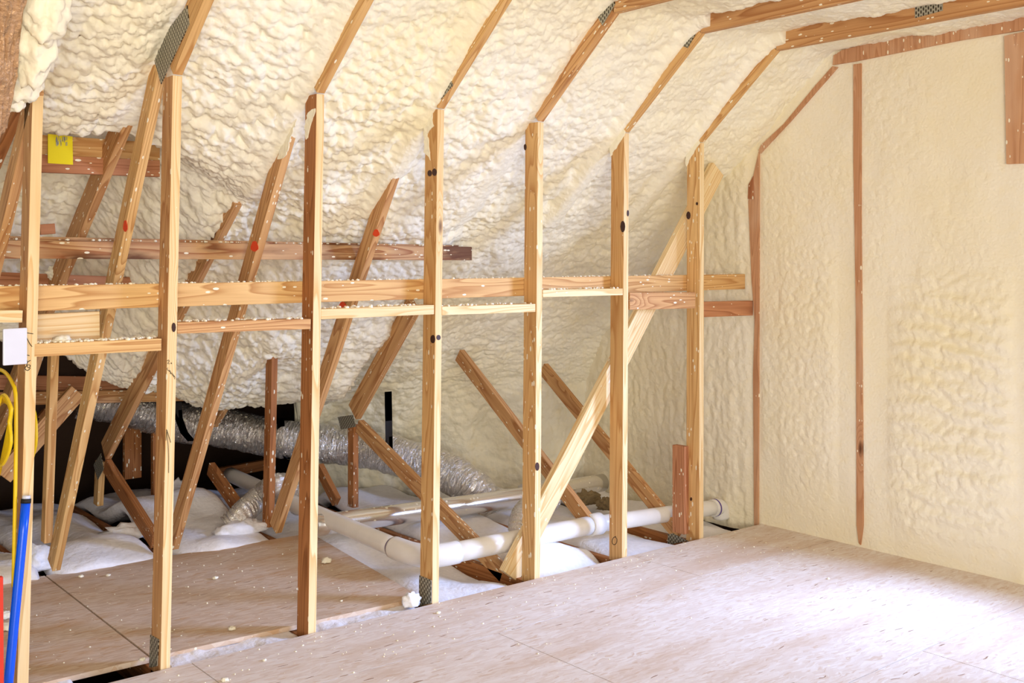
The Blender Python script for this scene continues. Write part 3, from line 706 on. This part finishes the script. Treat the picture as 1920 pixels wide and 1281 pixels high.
# ================================================================== INSULATION BATTS
def batt(x0, x1, y0, y1, zf, label, seed, step=.02):
    xs = np.linspace(x0, x1, max(8, int((x1-x0)/step))); ys = np.linspace(y0, y1, max(8, int((y1-y0)/step)))
    A, B_ = np.meshgrid(xs, ys, indexing='ij')
    Z = zf(A, B_)+(fbm(A*3+seed, B_*2.3, seed, 2)-.4)*.16+(fbm(A*14, B_*14, seed+3, 3)-.45)*.014
    ex = np.minimum(A-x0, x1-A)/(x1-x0)*2; ey = np.minimum(B_-y0, y1-B_)
    Z -= .05*np.exp(-ex/.12)+.04*np.exp(-ey/.04)
    o = grid_obj('insulation_batt', np.stack([A, B_, Z], -1), np.ones((len(xs)-1, len(ys)-1), bool), BATT, kind=None)
    # skirt for thickness
    m = o.modifiers.new('thick', 'SOLIDIFY'); m.thickness = .09; m.offset = -1
    return tag(o, label, 'insulation batt', 'white insulation batts between the trusses')
low = lambda z: (lambda a, b: z+0*a)
batt(-.6, X[1]-.01, 5.45, 7.2, lambda a, b: -.02+.05*np.exp(-((b-5.6)/.3)**2), 'dim insulation batt at the far left beyond the OSB, left of the first slanting web', 1)
batt(X[1]+.05, X[2]-.01, 5.42, 7.2, lambda a, b: .02+.07*np.exp(-((b-5.6)/.25)**2), 'white insulation batt behind the left OSB sheet, seen right of the first stud', 2)
batt(X[2]+.05, X[3]-.01, 5.42, 7.2, lambda a, b: .0+.05*np.exp(-((b-5.75)/.2)**2), 'rolling insulation batt between second and third webs behind the OSB', 3)
batt(X[3]+.05, X[4]-.01, 5.38, 7.2, lambda a, b: .02+.16*np.exp(-((b-6.3)/.3)**2), 'tall insulation batt under the small ribbed duct elbow', 4)
batt(X[4]+.05, X[5]-.01, 4.0, 6.9, lambda a, b: -.05+.05*(b-4)/2.5, 'long insulation batt under the white pipe bend, between fourth and fifth trusses', 5)
batt(X[5]+.05, X[6]-.01, 3.97, 6.2, lambda a, b: -.03+.03*(b-4)+.08*np.exp(-((b-4.18)/.11)**2), 'fluffy insulation batt with a torn front, between fifth and sixth studs', 6)
batt(X[6]+.05, X[7]-.01, 3.97, 5.9, lambda a, b: -.04+.04*(b-4), 'insulation batt between sixth and seventh trusses beneath the white pipe', 7)
batt(X[7]+.05, X8-.02, 3.97, 5.7, lambda a, b: -.04+.06*(b-4), 'insulation batt in the gable corner right of the last stud', 8)
# strip visible in the gap in front of the attic sheets
for a, b, lab, s in [(.4, 1.3, 'insulation strip in the floor gap left of the second stud', 11), (1.64, 2.19, 'insulation strip in the floor gap between second and third studs', 12), (2.27, 2.78, 'insulation strip in the floor gap just right of the third stud', 13)]:
    xs = np.linspace(a, b, 50); ys = np.linspace(3.90, 4.12, 16); A, B_ = np.meshgrid(xs, ys, indexing='ij')
    o = grid_obj('insulation_strip', np.stack([A, B_, -.018+(fbm(A*14, B_*14, s, 3)-.5)*.03], -1), np.ones((49, 15), bool), BATT, kind=None)
    m = o.modifiers.new('thick', 'SOLIDIFY'); m.thickness = .05; m.offset = -1
    tag(o, lab, 'insulation strip', 'insulation in the gap between floor and attic sheets')
def tuft(px, py, z, size, label, seed):
    o = blob('insulation_tuft', pZ(px, py, z), size, BATT, None, seed, 3, .5, 2.8); tag(o, label, 'insulation tuft'); return o
tuft(772, 1128, .012, (.045, .03, .04), 'small white insulation tuft at the foot of the fourth stud', 5)
tuft(455, 1000-8, .03, (.16, .07, .045), 'insulation tuft spilling over the back edge of the right OSB sheet', 6)
tuft(60, 1052, .04, (.10, .12, .075), 'bright insulation tuft behind the foot of the first stud', 7)
tuft(325, 925, .05, (.10, .04, .08), 'torn grey-white insulation scrap left of the second stud', 8)
tuft(240, 1000, .03, (.14, .08, .05), 'low insulation tuft left of the second stud at the sheet edge', 9)

# ================================================================== DUCTS AND PIPES
def crinkle(s, a):
    from mathutils import noise
    n = noise.noise(Vector((math.cos(a)*1.3, math.sin(a)*1.3, s*16)))+.6*noise.noise(Vector((math.cos(a)*3, math.sin(a)*3, s*40)))
    return 1+.085*n+.03*math.sin(a*3+s*9)
dp = [pY(150, 745, 6.75), pY(250, 765, 6.68), pY(345, 793, 6.6), pY(425, 805, 6.5), pY(510, 820, 6.34), pY(600, 832, 6.16), pY(690, 842, 5.97), pY(780, 866, 5.72), pY(850, 893, 5.48), pY(893, 922, 5.32), pY(922, 965, 5.24)]
dr = empty('flexible_duct', dp[5], 'large silver foil duct snaking along the eave behind the trusses', 'duct')
d = tube('duct_sleeve', dp, .125, FOIL, dr, seg=56, step=.008, rfun=crinkle)
def strap(pxs, Y, w, label):
    pts = [pY(x, y, Y) for x, y in pxs]; o = empty('duct_strap', pts[0], label, 'strap', 'black duct hanging straps')
    bm = bmesh.new(); L = [bm.verts.new(p) for p in pts]; R = [bm.verts.new(p+Vector((w, 0, 0))) for p in pts]
    for i in range(len(pts)-1): bm.faces.new((L[i], L[i+1], R[i+1], R[i]))
    bmesh.ops.solidify(bm, geom=bm.faces[:], thickness=.003)
    me = bpy.data.meshes.new('m'); bm.to_mesh(me); bm.free(); origin(me, pts[0]); link('band', me, BLACK, o, Matrix.Translation(pts[0]))
strap([(721, 735), (722, 790), (723, 850)], 5.70, .055, 'black strap hanging straight down beside the fourth stud')
strap([(518, 785), (521, 815), (526, 845), (533, 862)], 6.22, .055, 'black curved strap behind the speckled upright')
strap([(326, 755), (328, 785), (338, 812), (352, 828)], 6.42, .05, 'black strap round the duct just right of the second stud')
def ribs(pitch, amp): return lambda s, a: 1+amp*math.sin(2*math.pi*s/pitch+a)
e = tube('ribbed_duct', [pZ(428, 988, .03), pZ(455, 962, .10), pZ(490, 930, .16), pY(522, 910, 5.62), pY(550, 922, 5.72), pY(565, 950, 5.78)], .068, FOILS, None, seg=32, step=.005, rfun=ribs(.022, .07))
tag(e, 'small ribbed silver duct elbow resting on insulation behind the right OSB sheet', 'duct')
e = tube('ribbed_duct', [pY(1035, 938, 4.75), pY(1003, 946, 4.68), pY(982, 962, 4.6), pY(974, 990, 4.52), pY(975, 1030, 4.5)], .062, FOILS, None, seg=32, step=.005, rfun=ribs(.02, .07))
tag(e, 'small ribbed silver duct bending down just left of the fifth stud', 'duct')
e = tube('round_metal_duct', [pZ(590, 986, .10), pZ(780, 960, .10), pZ(972, 933, .10), pZ(1130, 905, .10)], .058, SHEET, None, seg=32, step=.1)
tag(e, 'straight shiny sheet-metal duct lying across the insulation behind the fourth stud', 'duct')
# white waste pipe: two runs meeting in an elbow
pv = empty('waste_pipe', (3.0, 4.2, .12), 'white plastic waste pipe running back under the duct and right along the knee wall', 'pipe')
pe = pZ(780, 1043, .12); pa = pZ(385, 880, .12)
tube('pipe_run', [Vector((3.10, 6.6, .14)), Vector((3.03, 5.5, .13)), Vector((2.985, 4.42, .12))], .047, PVC, pv, seg=28, step=.1)
tube('elbow', [(2.985, 4.46, .12), (2.985, 4.40, .12), (2.99, 4.32, .12), (3.01, 4.255, .12), (3.06, 4.215, .12), (3.13, 4.20, .12), (3.18, 4.20, .12)], .056, PVC, pv, seg=28, step=.01)
ra = Vector((3.15, 4.20, .12)); rb = pY(1112, 984, 4.20); rc = pY(1345, 951, 4.2)
tube('pipe_run', [ra, ra.lerp(rb, .5), rb], .05, PVC, pv, seg=28, step=.1)
tube('coupling', [rb-Vector((.03, 0, 0)), rb+Vector((.05, 0, 0))], .06, PVC, pv, seg=28, step=.1)
tube('pipe_run', [rb, rc], .046, PVC, pv, seg=28, step=.1)
tube('elbow', [rc-Vector((.05, 0, 0)), rc, rc+Vector((.03, 0, -.015)), rc+Vector((.04, 0, -.07))], .052, PVC, pv, seg=28, step=.01)
tube('solvent_band', [rc-Vector((.03, 0, 0)), rc-Vector((.02, 0, 0))], .0535, plain('purple_primer', srgb(90, 60, 150), .5), pv, seg=28, step=.1)['label'] = 'purple primer ring'
tube('solvent_band', [(2.986, 4.475, .12), (2.985, 4.46, .12)], .0485, bpy.data.materials['purple_primer'], pv, seg=28, step=.1)['label'] = 'purple primer ring'

# ================================================================== LEFT SIDE BITS
o = bar('switch_cover', pY(6, 617, D-.045), pY(6, 686, D-.045), (0, 1, 0), .012, (1, 0, 0), .078, WHITE, None, bev=.004)
tag(o, 'blank white switch cover plate fixed beside the first stud', 'switch cover')
tgp = [pY(x, y, 4.69) for x, y in ((90, 251), (136, 256), (137, 309), (90, 306))]
tg = polyobj('yellow_tag', tgp, (0, 1, 0), .004, YELTAG); tag(tg, 'bright yellow paper tag stapled to the plank near the first stud', 'tag')
bm = bmesh.new()
for i in range(26):
    p = pY(104+random.uniform(0, 22), 258+random.uniform(0, 13), 4.687); r_ = bmesh.ops.create_cube(bm, size=1)
    for v in r_['verts']: v.co = Vector((p.x+v.co.x*.0022, p.y+v.co.y*.002, p.z+v.co.z*.016))
me = bpy.data.meshes.new('m'); bm.to_mesh(me); bm.free(); c = world(tg).translation; origin(me, c)
link('staples', me, plain('staple_steel', srgb(185, 190, 200), .3, .8), tg, Matrix.Translation(c))['label'] = 'patch of grey staples'
# yellow cable: coil and straight drop
yc = empty('yellow_cable', pX(28, 700, X[1]-.02), 'yellow electrical cable coiled and hanging at the first stud', 'cable')
xk = X[1]-.03
tube('cable_run', [pX(x, y, xk) for x, y in ((-14, 690), (2, 694), (14, 703), (24, 720), (29, 738), (30, 800), (29, 900), (27, 1000), (25, 1100))], .0065, YEL, yc, seg=10, step=.02)
for i in range(6):
    q = [(-30+i*3, 770+i*9), (-6+i*2, 762-i*4), (12+i*2, 752+i*3), (22-i, 770+i*4), (16+i, 800+i*6), (6, 850+i*4), (-6-i*2, 900-i*5), (-30, 905)]
    tube('cable_loop', [pX(x, y, xk-.02-.012*i) for x, y in q], .0055, YEL, yc, seg=8, step=.02)
for i in range(2):
    tube('cable_loop', [pX(x, y, X[1]+.09) for x, y in ((60-i*2, 760), (65-i*3, 775), (68-i*3, 805), (67-i*2, 835), (60-i*2, 862))], .006, YEL, yc, seg=8, step=.02)
# blue tube with black band and white plug, leaning on the first stud
bp = empty('blue_tube', pX(15, 1300, X[1]-.06), 'bright blue plastic tube leaning against the first stud', 'tube')
a, b = pY(49, 936, D-.04), pY(11, 1330, D-.10)
dv = (b-a).normalized()
tube('tube_body', [a, b], .0155, BLUE, bp, seg=24, step=.1)
tube('band', [a-dv*.001, a+dv*.014], .0168, BLACK, bp, seg=24, step=.1)
tube('plug', [a-dv*.012, a], .0135, WHITE, bp, seg=24, step=.1)
o = bar('red_board', pY(-10, 1085, D-.25), pY(-8, 1400, D-.25), (0, 1, 0), .02, (1, 0, 0), .026, REDP); tag(o, 'thin red strip standing at the very left frame edge', 'strip')
# foam overhang and kraft facing at the top left
def overhang():
    n, m = 150, 60
    fo = empty('foam_overhang', (X[1], 3.8, 2.3), 'white foam crust hanging over the first truss in the top left corner', 'foam crust')
    pts = [(62, 172), (84, 108), (118, 0), (150, -90)]
    for (w0, w1, nm) in ((-.012, .06, 'crust'),):
        U, V = np.meshgrid(np.linspace(0, 1, n), np.linspace(w0, w1, m), indexing='ij')
        y = 3.905-(3.905-3.30)*U; z = 2.268+(3.937-y)*.86+.0
        P = np.stack([X[1]-.012+V*1.0, y+0*V, z+0*V], -1)
        nr = np.array([0, -.65, -.76]); l = lumps(P[..., 0], P[..., 1]*1.4, .03, 1, 41)
        edge = np.clip(np.minimum(V-w0, w1-V)/.012, 0, 1)**.5*np.clip(U/.02, 0, 1)**.5
        P = P+nr*((.006+.012*l+.01*fbm(U*9, V*40, 3, 2))*edge)[..., None]
        o = grid_obj(nm, P, np.ones((n-1, m-1), bool), FOAM, kind=None)
        mo = o.modifiers.new('t', 'SOLIDIFY'); mo.thickness = .01; mo.offset = -1
        me = o.data; origin(me, world(fo).translation); o.parent = fo
overhang()
# left bay crust: pushed-out foam with kraft
for i, (x, y, Y, s) in enumerate([(66, 70, 3.62, (.07, .08, .15)), (88, 10, 3.5, (.07, .07, .12)), (38, 150, 3.76, (.07, .05, .08)), (22, 185, 3.80, (.045, .03, .045))]):
    o = blob('foam_bulge', pY(x, y, Y), s, FOAM, None, 20+i, 4, .3, 2.2, False)
    tag(o, ['largest foam bulge in the top left corner', 'foam bulge at the very top left of the first truss', 'lower foam bulge left of the first stud top', 'small foam knob under the top left bulges'][i], 'foam bulge')
def kraft():
    n, m = 90, 50
    U, V = np.meshgrid(np.linspace(0, 1, n), np.linspace(0, 1, m), indexing='ij')
    a = np.array(pY(-70, -60, 3.35)); b = np.array(pY(62, -60, 3.35)); c = np.array(pY(-90, 400, 3.7)); d_ = np.array(pY(14, 240, 3.75))
    P = (a*(1-V)[..., None]+b*V[..., None])*(1-U)[..., None]+(c*(1-V)[..., None]+d_*V[..., None])*U[..., None]
    P = P+np.array([.3, -.9, 0])*(.035*(fbm(U*3+V*14, V*16-U*3, 3, 4)-.5)*2)[..., None]
    o = grid_obj('kraft_sheet', P, np.ones((n-1, m-1), bool), KRAFT, kind=None)
    mo = o.modifiers.new('t', 'SOLIDIFY'); mo.thickness = .004
    tag(o, 'crumpled shiny brown facing sheet in the top left corner', 'facing sheet')
kraft()

# ================================================================== LOOSE FOAM AND DEBRIS
for i, (x, y, s, lab) in enumerate([(612, 1052, .026, 'largest foam chunk lying on the right OSB sheet'), (435, 1179, .016, 'round foam chunk near the front edge of the right OSB sheet'),
        (404, 1084, .014, 'foam chunk in the middle of the right OSB sheet'), (152, 1081, .012, 'foam chunk at the back of the left OSB sheet, left one'), (203, 1079, .011, 'foam chunk at the back of the left OSB sheet, right one'),
        (8, 1155, .03, 'upper white foam piece by the left frame edge'), (12, 1177, .03, 'lower white foam piece by the left frame edge'), (822, 1149, .010, 'foam crumb on the floor by the fourth stud'),
        (496, 1238, .008, 'foam crumb on the floor below the third stud gap'), (422, 1275, .014, 'white foam chunk on the floor at the bottom edge'), (267, 1237, .012, 'foam chunk on the sheet edge left of the second stud'),
        (640, 1127, .007, 'foam crumb right of the third stud on the OSB'), (1553, 1085, .008, 'foam crumb out on the room floor near the gable')]):
    o = blob('foam_chunk', pZ(x, y, s*.35), (s, s*.8, s*.6), FOAM, None, 40+i, 3, .45, 2.4); tag(o, lab, 'foam chunk')
rng = random.Random(5); sp = []
for _ in range(300):
    x = rng.uniform(.9, 5.1); y = 3.93-abs(rng.gauss(0, .35)); sp.append(Vector((x, y, .001)))
for _ in range(110): sp.append(Vector((rng.uniform(1.15, 2.8), rng.uniform(4.1, 5.35), .001)))
o = crumbs('foam_debris', None, sp, .0034); tag(o, 'tiny foam crumbs scattered over the floor along the studs', 'foam debris', kind='stuff')
for i, (x, y, z, s) in enumerate([(1098, 938, .06, (.11, .05, .055)), (1137, 948, .05, (.07, .05, .045))]):
    o = blob('fibre_clump', pZ(x, y, z), s, ASH, None, 70+i, 4, .5, 3); tag(o, ['larger grey-brown fibre clump at the foot of the eave foam behind the sixth truss', 'smaller grey-brown fibre clump touching the sixth stud'][i], 'fibre clump')
for i, (x, y, Y, s, lab) in enumerate([(455, 655, 6.05, (.12, .12, .13), 'hanging foam lump at the end of the waist-high foam edge, left of the third stud'), (418, 640, 6.25, (.09, .09, .11), 'foam lump beside the hanging one, further left'),
        (393, 590, 6.4, (.06, .06, .12), 'narrow foam drip over the ledger right of the second stud'), (340, 500, 5.9, (.03, .03, .06), 'small foam drip next to the second stud under the waney board'),
        (106, 512, 5.4, (.05, .03, .035), 'foam lump on the back rail right of the first stud')]):
    o = blob('foam_drip', pY(x, y, Y), s, FOAM, None, 80+i, 4, .35, 2.2, False); tag(o, lab, 'foam lump')
for o in bpy.data.objects:
    if '_mw' in o: del o['_mw']
    if o.type == 'MESH' and not o.get('kind') and o.parent is None and 'label' not in o: o['label'] = o.name
